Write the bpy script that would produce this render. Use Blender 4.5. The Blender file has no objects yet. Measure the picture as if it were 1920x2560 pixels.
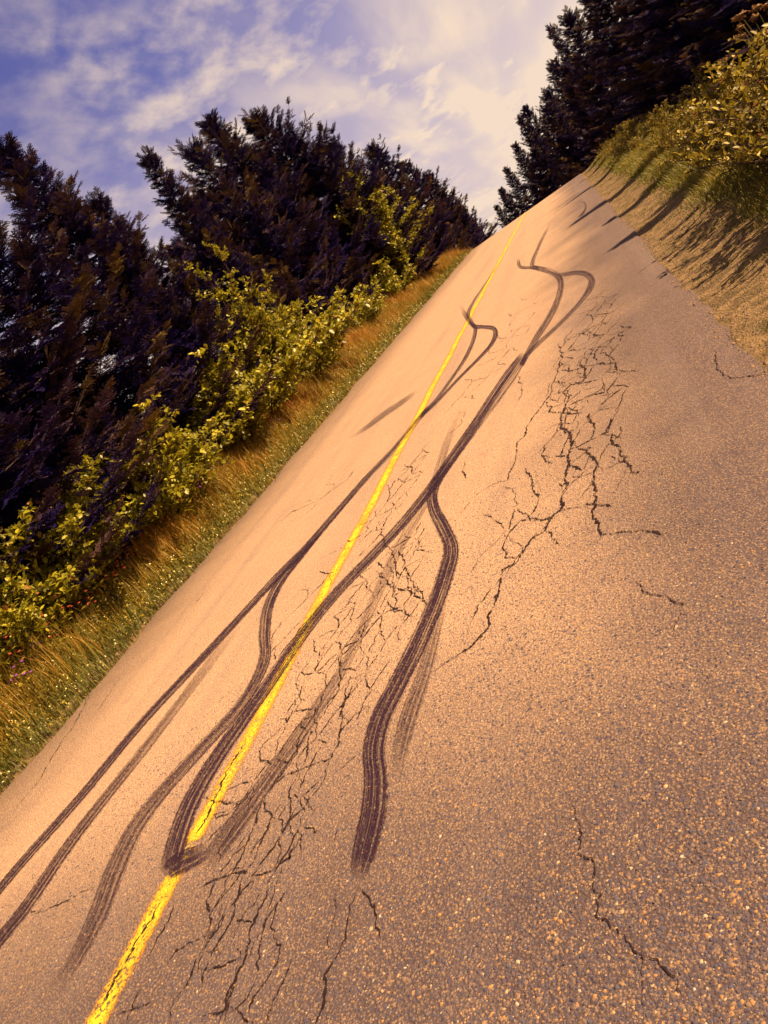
import bpy, math, random
import numpy as np
from mathutils import Vector

# ------------------------------------------------------------------ camera, sky, sun, exposure
SC = bpy.context.scene
COL = SC.collection
random.seed(7)

CAM_H, FPX = 1.6, 2050.0                    # eye height; focal length in pixels of the 1920x2560 photograph
YAW, PITCH, ROLL = map(math.radians, (22.8, 13.1, 36.0))
_f = np.array([-math.sin(YAW)*math.cos(PITCH), math.cos(YAW)*math.cos(PITCH), -math.sin(PITCH)])
_r0 = np.array([math.cos(YAW), math.sin(YAW), 0.0])
_u0 = np.cross(_r0, _f)
_r = math.cos(ROLL)*_r0 - math.sin(ROLL)*_u0
_u = math.sin(ROLL)*_r0 + math.cos(ROLL)*_u0
camd = bpy.data.cameras.new('camera')
cam = bpy.data.objects.new('camera', camd)
COL.objects.link(cam)
from mathutils import Matrix
cam.matrix_world = Matrix(((_r[0], _u[0], -_f[0], 0), (_r[1], _u[1], -_f[1], 0), (_r[2], _u[2], -_f[2], CAM_H), (0, 0, 0, 1)))
camd.sensor_fit = 'VERTICAL'
camd.sensor_height = 36.0
camd.lens = FPX/2560*36.0
camd.clip_start, camd.clip_end = 0.05, 9000
SC.camera = cam

SUN_EL = math.radians(50)
SUN_H = Vector((0.985, 0.17, 0)).normalized()          # horizontal direction towards the sun
sun_dir = Vector((SUN_H.x*math.cos(SUN_EL), SUN_H.y*math.cos(SUN_EL), math.sin(SUN_EL)))
sund = bpy.data.lights.new('sun', 'SUN')
sund.energy = 4.9
sund.angle = math.radians(0.5)
sund.color = (1.0, 0.75, 0.45)
sun = bpy.data.objects.new('sun', sund)
COL.objects.link(sun)
sun.rotation_euler = sun_dir.to_track_quat('Z', 'Y').to_euler()
sun.location = (30, 5, 40)

world = bpy.data.worlds.new('World')
SC.world = world
world.use_nodes = True
wt = world.node_tree
wt.nodes.clear()
def wn(t, **k):
    n = wt.nodes.new(t)
    for a, b in k.items():
        setattr(n, a, b)
    return n
def wmath(op, a, b=None, c=None, clamp=False):
    n = wn('ShaderNodeMath', operation=op, use_clamp=clamp)
    for i, v in enumerate((a, b, c)):
        if v is None:
            continue
        if isinstance(v, (int, float)):
            n.inputs[i].default_value = v
        else:
            wt.links.new(v, n.inputs[i])
    return n.outputs[0]
tc = wn('ShaderNodeTexCoord')
up = wn('ShaderNodeVectorMath', operation='ADD')
up.inputs[1].default_value = (0, 0, 0.07)             # the road climbs: the true horizon lies a little below the crest
wt.links.new(tc.outputs['Generated'], up.inputs[0])
sky = wn('ShaderNodeTexSky', sky_type='NISHITA', sun_disc=False, sun_elevation=SUN_EL,
         sun_rotation=math.atan2(SUN_H.x, SUN_H.y), altitude=50, air_density=1.0, dust_density=1.0, ozone_density=3.0)
wt.links.new(up.outputs[0], sky.inputs[0])
tint = wn('ShaderNodeMix', data_type='RGBA', blend_type='MULTIPLY')
tint.inputs[0].default_value = 1
wt.links.new(sky.outputs[0], tint.inputs[6])
tint.inputs[7].default_value = (0.74, 0.49, 0.79, 1)
# clouds on a flat layer overhead
sep = wn('ShaderNodeSeparateXYZ')
wt.links.new(up.outputs[0], sep.inputs[0])
zz = wmath('MAXIMUM', wmath('ADD', sep.outputs[2], 0.10), 0.04)
cmb = wn('ShaderNodeCombineXYZ')
wt.links.new(wmath('DIVIDE', sep.outputs[0], zz), cmb.inputs[0])
wt.links.new(wmath('DIVIDE', sep.outputs[1], zz), cmb.inputs[1])
def wnoise(scale, detail, rough, mapscale=(1, 1, 1), loc=(0, 0, 0), rot=0.0, dist=0.0):
    m = wn('ShaderNodeMapping')
    m.inputs['Location'].default_value = loc
    m.inputs['Rotation'].default_value = (0, 0, rot)
    m.inputs['Scale'].default_value = mapscale
    wt.links.new(cmb.outputs[0], m.inputs[0])
    n = wn('ShaderNodeTexNoise')
    n.inputs['Scale'].default_value = scale
    n.inputs['Detail'].default_value = detail
    n.inputs['Roughness'].default_value = rough
    n.inputs['Distortion'].default_value = dist
    wt.links.new(m.outputs[0], n.inputs['Vector'])
    return n.outputs[0]
def wramp(v, a, b):
    n = wn('ShaderNodeMapRange', interpolation_type='SMOOTHSTEP')
    n.inputs[1].default_value, n.inputs[2].default_value = a, b
    wt.links.new(v, n.inputs[0])
    return n.outputs[0]
puff = wramp(wnoise(7.5, 6, 0.55, (1.0, 0.60, 1), (3.1, 0.4, 0), 0.45, 0.10), 0.34, 0.74)
field = wramp(wnoise(1.7, 3, 0.5, (1, 0.7, 1), (1.3, 5.2, 0)), 0.36, 0.56)      # where the small clouds gather
veil = wramp(wnoise(2.2, 5, 0.5, (1.6, 0.35, 1), (7.3, 2.2, 0), -0.25, 0.2), 0.34, 0.70)
sepc = wn('ShaderNodeSeparateXYZ')
wt.links.new(cmb.outputs[0], sepc.inputs[0])
bank = wramp(wmath('ADD', sepc.outputs[0], wmath('MULTIPLY', veil, 0.35)), -0.62, 0.12)   # a thin sheet of cloud on one side
low = wramp(sep.outputs[2], 0.42, 0.04)                # thin cloud thickens toward the horizon
cl = wmath('MULTIPLY', puff, wmath('ADD', wmath('MULTIPLY', field, 0.55), 0.20))
cl = wmath('MAXIMUM', cl, wmath('MULTIPLY', bank, wmath('ADD', wmath('MULTIPLY', veil, 0.40), 0.30)))
cl = wmath('ADD', cl, wmath('MULTIPLY', veil, 0.12))
cl = wmath('ADD', cl, wmath('MULTIPLY', low, 0.62), clamp=True)
mixc = wn('ShaderNodeMix', data_type='RGBA')
wt.links.new(wmath('MULTIPLY', cl, 0.93), mixc.inputs[0])
wt.links.new(tint.outputs[2], mixc.inputs[6])
mixc.inputs[7].default_value = (6.9, 5.4, 4.1, 1)
bg = wn('ShaderNodeBackground')
bg.inputs[1].default_value = 0.05
wt.links.new(mixc.outputs[2], bg.inputs[0])
wo = wn('ShaderNodeOutputWorld')
wt.links.new(bg.outputs[0], wo.inputs[0])

SC.view_settings.view_transform = 'Standard'
SC.view_settings.look = 'None'
SC.view_settings.gamma = 1.0
SC.view_settings.use_curve_mapping = False
SC.view_settings.exposure = 1.48
SC.cycles.max_bounces = 6
SC.cycles.diffuse_bounces = 3
SC.cycles.transparent_max_bounces = 12

# ------------------------------------------------------------------ helpers
D = (0, 0, 1920/1659)            # scales of the picture crops the road marks were measured in: origin x, y, pixels per unit
F = (1100, 350, 600/1659)
C3 = (0, 853, 960/1659)
C4 = (960, 853, 960/1659)
C5 = (0, 1706, 960/1659)
Z = (500, 1700, 600/1543)
def ground_xy(px, py, z=0.0):
    d = _f + _r*((px-960)/FPX) + _u*((1280-py)/FPX)
    t = (z-CAM_H)/d[2]
    return t*d[0], t*d[1]
def gp(crop, x, y):
    return ground_xy(crop[0]+x*crop[2], crop[1]+y*crop[2])

def road_x(y):                    # the road runs straight, then bends away behind the crest
    y = np.asarray(y, float)
    a = np.clip(y-50, 0, 60)
    return -a*a/240 - np.clip(y-110, 0, None)*0.5
def crest(y):
    d = np.clip(np.asarray(y, float)-45.5, 0, None)
    return np.where(d < 3, -0.02*d*d, -0.18-0.12*(d-3))
def sst(a, b, x):
    t = np.clip((np.asarray(x, float)-a)/(b-a), 0, 1)
    return t*t*(3-2*t)
L_EDGE, R_EDGE, Y_LINE = -6.30, 0.31, -2.935
def gz(x, y):
    xr = np.asarray(x, float)-road_x(y)
    bump = 0.03*np.sin(xr*1.7+y*0.6)*np.cos(np.asarray(y, float)*0.43+1)
    side = np.maximum(sst(R_EDGE+0.2, R_EDGE+1.5, xr), sst(-L_EDGE+0.3, -L_EDGE+1.5, -xr))
    z = -0.035 + 0.45*sst(6.4, 8.8, -xr) + 0.10*sst(0.5, 1.2, xr) + 0.22*sst(1.1, 4.0, xr) + bump*side
    z = z - 0.05*((xr > L_EDGE+0.25) & (xr < R_EDGE-0.25))
    return z + crest(y)

def mesh(name, V, T, mat, parent=None, tint=None, smooth=False, uv=None, extra=None, quads=False):
    V = np.ascontiguousarray(V, dtype=np.float32).reshape(-1, 3)
    T = np.ascontiguousarray(T, dtype=np.int32)
    k = T.shape[1]
    me = bpy.data.meshes.new(name)
    me.vertices.add(len(V)); me.vertices.foreach_set('co', V.ravel())
    me.loops.add(T.size); me.loops.foreach_set('vertex_index', T.ravel())
    me.polygons.add(len(T))
    me.polygons.foreach_set('loop_start', np.arange(0, T.size, k, dtype=np.int32))
    me.polygons.foreach_set('loop_total', np.full(len(T), k, dtype=np.int32))
    if smooth:
        me.polygons.foreach_set('use_smooth', np.ones(len(T), dtype=bool))
    me.update(calc_edges=True)
    me.validate()
    if tint is not None:
        a = me.attributes.new('tint', 'FLOAT', 'POINT')
        a.data.foreach_set('value', np.ascontiguousarray(tint, dtype=np.float32))
    if extra is not None:
        a = me.attributes.new('amount', 'FLOAT', 'POINT')
        a.data.foreach_set('value', np.ascontiguousarray(extra, dtype=np.float32))
    if uv is not None:
        a = me.attributes.new('strip', 'FLOAT_VECTOR', 'POINT')
        u3 = np.zeros((len(V), 3), np.float32); u3[:, :2] = uv
        a.data.foreach_set('vector', u3.ravel())
    if mat:
        me.materials.append(mat)
    o = bpy.data.objects.new(name, me)
    COL.objects.link(o)
    if parent:
        o.parent = parent
    return o
def tag(o, label=None, cat=None, group=None, kind=None):
    for k, v in (('label', label), ('category', cat), ('group', group), ('kind', kind)):
        if v:
            o[k] = v
    return o
def empty(name, loc, rz=0.0, s=1.0):
    o = bpy.data.objects.new(name, None)
    o.empty_display_size = 0.2
    COL.objects.link(o)
    o.location = loc; o.rotation_euler = (0, 0, rz); o.scale = (s, s, s) if not isinstance(s, tuple) else s
    return o
def copy_tree(o, loc, rz, s):
    c = o.copy(); COL.objects.link(c)
    c.location = loc; c.rotation_euler = (0, 0, rz); c.scale = (s, s, s) if not isinstance(s, tuple) else s
    for ch in list(o.children):
        d = ch.copy(); COL.objects.link(d); d.parent = c
        for g in list(ch.children):
            e = g.copy(); COL.objects.link(e); e.parent = d
    return c
def tube(path, radii, n=7):
    path = np.asarray(path, float); V = []; T = []
    for i, p in enumerate(path):
        t = path[min(i+1, len(path)-1)]-path[max(i-1, 0)]
        t = t/ (np.linalg.norm(t)+1e-9)
        a = np.cross(t, [0.31, 0.95, 0.05]); a /= np.linalg.norm(a)+1e-9
        b = np.cross(t, a)
        for k in range(n):
            w = 2*math.pi*k/n
            V.append(p+radii[i]*(a*math.cos(w)+b*math.sin(w)))
    for i in range(len(path)-1):
        for k in range(n):
            p0, p1 = i*n+k, i*n+(k+1) % n
            T += [(p0, p1, p1+n), (p0, p1+n, p0+n)]
    return np.array(V), np.array(T)
class Acc:
    def __init__(s): s.V = []; s.T = []; s.A = []; s.n = 0
    def add(s, V, T, a=None):
        s.V.append(V); s.T.append(T+s.n); s.n += len(V)
        s.A.append(np.zeros(len(V)) if a is None else np.broadcast_to(a, (len(V),)))
    def get(s): return np.concatenate(s.V), np.concatenate(s.T), np.concatenate(s.A)

# ------------------------------------------------------------------ materials
class NT:
    def __init__(s, name):
        s.m = bpy.data.materials.new(name); s.m.use_nodes = True
        s.t = s.m.node_tree; s.t.nodes.clear()
        s.out = s.n('ShaderNodeOutputMaterial')
    def n(s, t, **k):
        n = s.t.nodes.new(t)
        for a, b in k.items(): setattr(n, a, b)
        return n
    def l(s, a, b): s.t.links.new(a, b)
    def put(s, sock, v):
        if hasattr(v, 'is_linked') or hasattr(v, 'links'): s.l(v, sock)
        else: sock.default_value = v
    def math(s, op, a, b=None, c=None, clamp=False):
        n = s.n('ShaderNodeMath', operation=op, use_clamp=clamp)
        for i, v in enumerate((a, b, c)):
            if v is not None: s.put(n.inputs[i], v)
        return n.outputs[0]
    def mix(s, f, a, b, mode='MIX'):
        n = s.n('ShaderNodeMix', data_type='RGBA', blend_type=mode)
        s.put(n.inputs[0], f); s.put(n.inputs[6], a); s.put(n.inputs[7], b)
        return n.outputs[2]
    def ramp(s, v, a, b, lo=0.0, hi=1.0):
        n = s.n('ShaderNodeMapRange', interpolation_type='SMOOTHSTEP')
        s.put(n.inputs[0], v)
        n.inputs[1].default_value, n.inputs[2].default_value, n.inputs[3].default_value, n.inputs[4].default_value = a, b, lo, hi
        return n.outputs[0]
    def pos(s): return s.n('ShaderNodeNewGeometry').outputs['Position']
    def attr(s, name): return s.n('ShaderNodeAttribute', attribute_name=name)
    def mapping(s, v, scale=(1, 1, 1), loc=(0, 0, 0), rot=(0, 0, 0)):
        n = s.n('ShaderNodeMapping'); s.l(v, n.inputs[0])
        n.inputs['Scale'].default_value = scale; n.inputs['Location'].default_value = loc; n.inputs['Rotation'].default_value = rot
        return n.outputs[0]
    def noise(s, v, scale, detail=3, rough=0.55, dist=0.0):
        n = s.n('ShaderNodeTexNoise'); s.l(v, n.inputs['Vector'])
        n.inputs['Scale'].default_value = scale; n.inputs['Detail'].default_value = detail
        n.inputs['Roughness'].default_value = rough; n.inputs['Distortion'].default_value = dist
        return n.outputs[0]
    def voro(s, v, scale, feature='F1'):
        n = s.n('ShaderNodeTexVoronoi', feature=feature); s.l(v, n.inputs['Vector'])
        n.inputs['Scale'].default_value = scale
        return n
    def bump(s, h, strength, dist, normal=None):
        n = s.n('ShaderNodeBump'); n.inputs['Strength'].default_value = strength; n.inputs['Distance'].default_value = dist
        s.l(h, n.inputs['Height'])
        if normal: s.l(normal, n.inputs['Normal'])
        return n.outputs[0]
    def bsdf(s, col, rough=0.9, normal=None, spec=0.3):
        n = s.n('ShaderNodeBsdfPrincipled')
        s.put(n.inputs['Base Color'], col); s.put(n.inputs['Roughness'], rough)
        n.inputs['Specular IOR Level'].default_value = spec
        if normal: s.l(normal, n.inputs['Normal'])
        return n.outputs[0]
    def finish(s, sh): s.l(sh, s.out.inputs[0]); return s.m
def c4(r, g, b): return (r, g, b, 1.0)

def asphalt_relief(t, p):
    cell = t.voro(p, 95)
    h = t.math('MULTIPLY', cell.outputs['Distance'], -1.0)
    h = t.math('ADD', h, t.math('MULTIPLY', t.noise(p, 260, 2), 0.35))
    h = t.math('ADD', h, t.math('MULTIPLY', t.noise(p, 38, 3), 0.5))
    return cell, t.bump(h, 0.9, 0.006)

def mat_asphalt():
    t = NT('worn_asphalt'); p = t.pos()
    cell, nrm = asphalt_relief(t, p)
    sc = t.n('ShaderNodeSeparateColor'); t.l(cell.outputs['Color'], sc.inputs[0])
    ra, rb = sc.outputs[0], sc.outputs[1]
    binder = t.mix(t.noise(p, 1.3, 4), c4(0.24, 0.140, 0.088), c4(0.34, 0.205, 0.122))
    stone = t.mix(ra, c4(0.26, 0.165, 0.112), c4(0.58, 0.36, 0.205))
    stone = t.mix(t.ramp(rb, 0.86, 0.9), stone, c4(0.50, 0.29, 0.11))
    stone = t.mix(t.ramp(rb, 0.16, 0.12), stone, c4(0.085, 0.065, 0.075))
    top = t.ramp(cell.outputs['Distance'], 0.62, 0.22)
    col = t.mix(t.math('MULTIPLY', top, 0.85), binder, stone)
    # painted darkening toward the near end and right edge, old stains
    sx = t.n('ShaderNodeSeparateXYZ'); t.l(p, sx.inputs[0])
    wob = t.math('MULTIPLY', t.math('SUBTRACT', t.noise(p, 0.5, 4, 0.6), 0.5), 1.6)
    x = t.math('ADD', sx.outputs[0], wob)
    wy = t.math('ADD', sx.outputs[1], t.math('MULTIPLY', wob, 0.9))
    edge_dim = t.math('MAXIMUM', t.ramp(x, -1.7, 0.1), t.ramp(wy, 3.9, 1.5))      # coarse dark binder, plus frame-edge falloff put into the colour
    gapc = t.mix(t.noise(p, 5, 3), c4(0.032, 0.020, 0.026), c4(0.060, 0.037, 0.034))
    col = t.mix(t.math('MULTIPLY', edge_dim, t.math('SUBTRACT', 0.94, t.math('MULTIPLY', top, 0.26))), col, gapc)
    blot = t.ramp(t.noise(p, 2.6, 5, 0.65), 0.56, 0.74)
    col = t.mix(t.math('MULTIPLY', blot, 0.45), col, t.mix(0.6, col, c4(0.10, 0.072, 0.085)))
    long = t.noise(t.mapping(p, (2.2, 0.10, 1), (3.7, 0.6, 0)), 1.0, 4, 0.6)
    col = t.mix(t.ramp(long, 0.45, 0.75, 0, 0.35), col, c4(0.14, 0.095, 0.085))
    return t.finish(t.bsdf(col, 0.92, nrm, 0.25))

def mat_chip():
    t = NT('stone_chip'); a = t.attr('tint').outputs['Fac']
    n = t.n('ShaderNodeValToRGB'); t.l(a, n.inputs[0])
    e = n.color_ramp.elements; e[0].position = 0; e[0].color = c4(0.06, 0.05, 0.066); e[1].position = 1; e[1].color = c4(0.33, 0.255, 0.165)
    for q, c in ((0.36, c4(0.046, 0.032, 0.044)), (0.64, c4(0.088, 0.054, 0.046)), (0.86, c4(0.17, 0.100, 0.058)), (0.96, c4(0.28, 0.135, 0.042))):
        k = e.new(q); k.color = c
    return t.finish(t.bsdf(n.outputs[0], 0.85, None, 0.3))

def mat_paint():
    t = NT('yellow_paint'); p = t.pos()
    cell, nrm = asphalt_relief(t, p)
    s = t.attr('strip'); sv = t.n('ShaderNodeSeparateXYZ'); t.l(s.outputs['Vector'], sv.inputs[0])
    u = sv.outputs[0]
    e = t.math('MINIMUM', u, t.math('SUBTRACT', 1.0, u))
    rag = t.math('ADD', e, t.math('MULTIPLY', t.math('SUBTRACT', t.noise(p, 26, 3), 0.5), 0.30))
    cover = t.ramp(rag, 0.04, 0.24)
    worn = t.ramp(t.math('ADD', t.noise(p, 46, 4, 0.7), t.math('MULTIPLY', t.noise(p, 2.2, 3), 0.30)), 0.70, 0.76)
    amt = t.attr('amount').outputs['Fac']
    alpha = t.math('MULTIPLY', cover, t.math('SUBTRACT', 1.0, worn))
    hole = t.ramp(t.math('ADD', amt, t.math('MULTIPLY', t.math('SUBTRACT', t.noise(p, 34, 4, 0.7), 0.5), 2.2)), 0.30, 0.42)
    alpha = t.math('MULTIPLY', alpha, hole)
    col = t.mix(t.ramp(rag, 0.40, 0.12), c4(0.62, 0.42, 0.012), c4(0.50, 0.19, 0.012))
    col = t.mix(t.ramp(t.noise(p, 9, 4), 0.36, 0.70, 0, 0.75), col, c4(0.36, 0.20, 0.014))
    tr = t.n('ShaderNodeBsdfTransparent').outputs[0]
    m = t.n('ShaderNodeMixShader'); t.l(alpha, m.inputs[0]); t.l(tr, m.inputs[1]); t.l(t.bsdf(col, 0.7, nrm), m.inputs[2])
    return t.finish(m.outputs[0])

def mat_rubber():
    t = NT('tyre_rubber'); p = t.pos()
    cell, nrm = asphalt_relief(t, p)
    s = t.attr('strip'); sv = t.n('ShaderNodeSeparateXYZ'); t.l(s.outputs['Vector'], sv.inputs[0])
    u = sv.outputs[0]
    e = t.math('MINIMUM', u, t.math('SUBTRACT', 1.0, u))
    rag = t.math('ADD', e, t.math('MULTIPLY', t.math('SUBTRACT', t.noise(p, 30, 3), 0.5), 0.22))
    cover = t.ramp(rag, 0.01, 0.13)
    streak = t.noise(t.mapping(s.outputs['Vector'], (8.0, 0.22, 1)), 1.8, 4, 0.65)
    streak = t.ramp(streak, 0.38, 0.54, 0.14, 1.0)
    grit = t.ramp(t.noise(p, 75, 3, 0.7), 0.38, 0.62, 1.0, 0.66)
    cs = t.n('ShaderNodeSeparateColor'); t.l(cell.outputs['Color'], cs.inputs[0])
    grit = t.math('MULTIPLY', grit, t.ramp(cs.outputs[2], 0.70, 0.84, 1.0, 0.45))
    grit = t.math('MULTIPLY', grit, t.ramp(t.noise(t.mapping(s.outputs['Vector'], (3.0, 1.6, 1)), 2.0, 4, 0.65), 0.30, 0.55, 0.62, 1.0))
    amt = t.math('MULTIPLY', t.attr('amount').outputs['Fac'], 1.25)
    alpha = t.math('MULTIPLY', t.math('MULTIPLY', cover, streak), t.math('MULTIPLY', grit, amt), clamp=True)
    tr = t.n('ShaderNodeBsdfTransparent').outputs[0]
    m = t.n('ShaderNodeMixShader'); t.l(alpha, m.inputs[0]); t.l(tr, m.inputs[1])
    t.l(t.bsdf(c4(0.024, 0.008, 0.019), 0.85, nrm, 0.12), m.inputs[2])
    return t.finish(m.outputs[0])

def mat_crack():
    t = NT('open_crack'); p = t.pos()
    col = t.mix(t.noise(p, 60, 3), c4(0.008, 0.005, 0.008), c4(0.035, 0.020, 0.018))
    tr = t.n('ShaderNodeBsdfTransparent').outputs[0]
    fill = t.math('ADD', t.noise(p, 85, 3, 0.7), t.math('MULTIPLY', t.noise(p, 9, 2), 0.35))
    m = t.n('ShaderNodeMixShader'); t.l(t.ramp(fill, 0.79, 0.70), m.inputs[0]); t.l(tr, m.inputs[1]); t.l(t.bsdf(col, 1.0, None, 0.0), m.inputs[2])
    return t.finish(m.outputs[0])

def mat_ground():
    t = NT('verge_soil'); p = t.pos()
    col = t.mix(t.noise(p, 0.9, 5, 0.65), c4(0.17, 0.098, 0.040), c4(0.33, 0.20, 0.088))
    col = t.mix(t.ramp(t.noise(p, 7, 5, 0.7), 0.38, 0.60, 0, 0.85), col, c4(0.09, 0.058, 0.024))
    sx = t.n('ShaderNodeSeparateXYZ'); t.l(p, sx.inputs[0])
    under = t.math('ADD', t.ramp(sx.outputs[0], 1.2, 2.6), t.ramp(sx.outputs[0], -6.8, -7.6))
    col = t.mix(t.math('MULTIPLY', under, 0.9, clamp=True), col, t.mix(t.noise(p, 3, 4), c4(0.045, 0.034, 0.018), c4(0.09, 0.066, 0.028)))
    h = t.math('ADD', t.noise(p, 40, 5, 0.7), t.math('MULTIPLY', t.noise(p, 9, 4, 0.6), 1.5))
    h = t.math('ADD', h, t.math('MULTIPLY', t.voro(p, 55).outputs['Distance'], -0.5))
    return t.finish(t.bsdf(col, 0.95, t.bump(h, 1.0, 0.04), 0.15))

def mat_leaf(name, stops, rough=0.5, transl=0.3, spec=0.3):
    t = NT(name); a = t.attr('tint').outputs['Fac']
    n = t.n('ShaderNodeValToRGB'); t.l(a, n.inputs[0])
    e = n.color_ramp.elements
    e[0].position, e[0].color = stops[0][0], c4(*stops[0][1])
    e[1].position, e[1].color = stops[-1][0], c4(*stops[-1][1])
    for q, c in stops[1:-1]:
        k = e.new(q); k.color = c4(*c)
    b = t.bsdf(n.outputs[0], rough, None, spec)
    tl = t.n('ShaderNodeBsdfTranslucent'); t.l(n.outputs[0], tl.inputs[0])
    m = t.n('ShaderNodeMixShader'); m.inputs[0].default_value = transl
    t.l(b, m.inputs[1]); t.l(tl.outputs[0], m.inputs[2])
    return t.finish(m.outputs[0])
def mat_bark():
    t = NT('bark'); p = t.n('ShaderNodeTexCoord').outputs['Object']
    n = t.noise(t.mapping(p, (6, 6, 1.2)), 4, 5, 0.7)
    col = t.mix(n, c4(0.035, 0.022, 0.018), c4(0.13, 0.08, 0.052))
    return t.finish(t.bsdf(col, 0.95, t.bump(n, 0.8, 0.03), 0.1))

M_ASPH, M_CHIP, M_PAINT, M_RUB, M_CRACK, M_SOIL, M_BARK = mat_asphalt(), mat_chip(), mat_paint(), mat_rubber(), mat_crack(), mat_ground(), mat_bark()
M_SPRUCE = mat_leaf('spruce_needles', [(0, (0.008, 0.0035, 0.048)), (0.36, (0.015, 0.0065, 0.052)), (0.58, (0.050, 0.022, 0.026)), (0.78, (0.100, 0.056, 0.014)), (0.97, (0.14, 0.08, 0.012)), (1.0, (0.13, 0.036, 0.012))], 0.7, 0.12, 0.1)  # besides new growth, paints violet shade inside the boughs and sunlit tips outside
M_BUSH = mat_leaf('bush_leaves', [(0, (0.05, 0.045, 0.008)), (0.5, (0.22, 0.185, 0.010)), (0.92, (0.46, 0.37, 0.016)), (1, (0.28, 0.10, 0.02))], 0.42, 0.36, 0.4)
M_WEED = mat_leaf('weed_leaves', [(0, (0.05, 0.038, 0.008)), (0.5, (0.22, 0.155, 0.012)), (0.9, (0.42, 0.30, 0.022)), (1, (0.22, 0.09, 0.03))], 0.5, 0.3)
M_GRASS = mat_leaf('grass_blades', [(0, (0.08, 0.075, 0.008)), (0.35, (0.17, 0.14, 0.012)), (0.62, (0.32, 0.19, 0.018)), (0.9, (0.42, 0.20, 0.024)), (1, (0.36, 0.10, 0.02))], 0.6, 0.3)
M_RED = mat_leaf('red_petals', [(0, (0.38, 0.045, 0.02)), (1, (0.52, 0.12, 0.03))], 0.6, 0.3)
M_PURPLE = mat_leaf('purple_petals', [(0, (0.20, 0.04, 0.22)), (1, (0.38, 0.08, 0.34))], 0.6, 0.3)
M_CREAM = mat_leaf('cream_petals', [(0, (0.62, 0.52, 0.16)), (1, (0.72, 0.66, 0.34))], 0.6, 0.3)
M_UMBEL = mat_leaf('seed_heads', [(0, (0.16, 0.08, 0.03)), (1, (0.34, 0.17, 0.05))], 0.7, 0.2)

# ------------------------------------------------------------------ ground and road
rng = np.random.default_rng(11)
xr = np.unique(np.concatenate([[-2500, -1200, -500, -200, -90, -50, -30, -22], np.arange(-18, -6.4, 0.5), np.arange(-6.5, 0.6, 0.35), np.arange(0.5, 4.5, 0.2), np.arange(5, 14, 0.75), [18, 26, 40, 80, 200, 600, 1500, 2500]]))
ys = np.unique(np.concatenate([[-600, -200, -80, -40, -20], np.arange(-12, 60, 0.5), np.arange(60, 130, 2.5), [140, 160, 190, 240, 320, 450, 700, 1100, 1800, 3000]]))
XX, YY = np.meshgrid(xr, ys)
GX = XX+road_x(YY)
GZ = gz(GX, YY)
n0, n1 = XX.shape
idx = np.arange(n0*n1).reshape(n0, n1)
Q = np.stack([idx[:-1, :-1], idx[:-1, 1:], idx[1:, 1:], idx[1:, :-1]], -1).reshape(-1, 4)
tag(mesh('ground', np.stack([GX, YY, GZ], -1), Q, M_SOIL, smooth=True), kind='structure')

ry = np.concatenate([np.arange(-14, 60, 0.25), np.arange(60, 180, 2)])
nl = 0.05*np.sin(ry*1.3)+0.035*np.sin(ry*3.7+1)+0.025*np.sin(ry*9.1)+rng.normal(0, 0.012, len(ry))
nr = 0.02*np.sin(ry*0.9+2)+0.015*np.sin(ry*2.9)+0.015*np.sin(ry*7.7)+rng.normal(0, 0.010, len(ry))
cols = [L_EDGE+nl]+[np.full(len(ry), v) for v in (-5, -4, -3, -2, -1, -0.3)]+[R_EDGE+nr]
RV = []
for i, y in enumerate(ry):
    zc = float(crest(y)); ox = float(road_x(y))
    RV.append((cols[0][i]-0.03+ox, y, zc-0.06))
    RV += [(c[i]+ox, y, zc) for c in cols]
    RV.append((cols[-1][i]+0.03+ox, y, zc-0.06))
w = len(cols)+2
RQ = [(i*w+j, i*w+j+1, (i+1)*w+j+1, (i+1)*w+j) for i in range(len(ry)-1) for j in range(w-1)]
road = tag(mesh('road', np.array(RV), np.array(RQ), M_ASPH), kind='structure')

def catmull(P, per=6):
    P = np.asarray(P, float)
    Q_ = np.vstack([2*P[0]-P[1], P, 2*P[-1]-P[-2]])
    out = []
    for i in range(1, len(Q_)-2):
        a, b, c, d = Q_[i-1:i+3]
        for k in range(per):
            t = k/per
            out.append(0.5*((2*b)+(c-a)*t+(2*a-5*b+4*c-d)*t*t+(3*b-a-3*c+d)*t**3))
    out.append(P[-1])
    return np.array(out)
def ribbon(name, crop, pts, z, mat, amount, label=None, fade=(0.1, 0.1)):
    """a flat strip on the road; pts = (x, y, width) measured along it"""
    pts = catmull(pts, 7)
    pts[:, 2] *= 0.84
    amt = np.interp(np.linspace(0, 1, len(pts)), np.linspace(0, 1, len(amount)), amount)
    t = np.gradient(pts[:, :2], axis=0); t /= np.linalg.norm(t, axis=1)[:, None]+1e-9
    nrm = np.stack([-t[:, 1], t[:, 0]], 1)
    V = []; U = []; A = []; v = 0.0; last = None
    K = 5
    for i, (x, y, wd) in enumerate(pts):
        a = np.array(gp(crop, *(pts[i, :2]-nrm[i]*wd/2))); b = np.array(gp(crop, *(pts[i, :2]+nrm[i]*wd/2)))
        m = (a+b)/2
        if last is not None: v += np.linalg.norm(m-last)
        last = m
        s = i/(len(pts)-1)
        f = min(1, s/fade[0] if fade[0] else 1, (1-s)/fade[1] if fade[1] else 1)
        for k in range(K):
            q = a+(b-a)*k/(K-1)
            V.append((q[0], q[1], z)); U.append((k/(K-1), v)); A.append(amt[i]*f)
    Qd = [(i*K+j, i*K+j+1, (i+1)*K+j+1, (i+1)*K+j) for i in range(len(pts)-1) for j in range(K-1)]
    o = mesh(name, np.array(V), np.array(Qd), mat, road, uv=np.array(U), extra=np.array(A))
    if label: o['label'] = label
    return o

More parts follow.
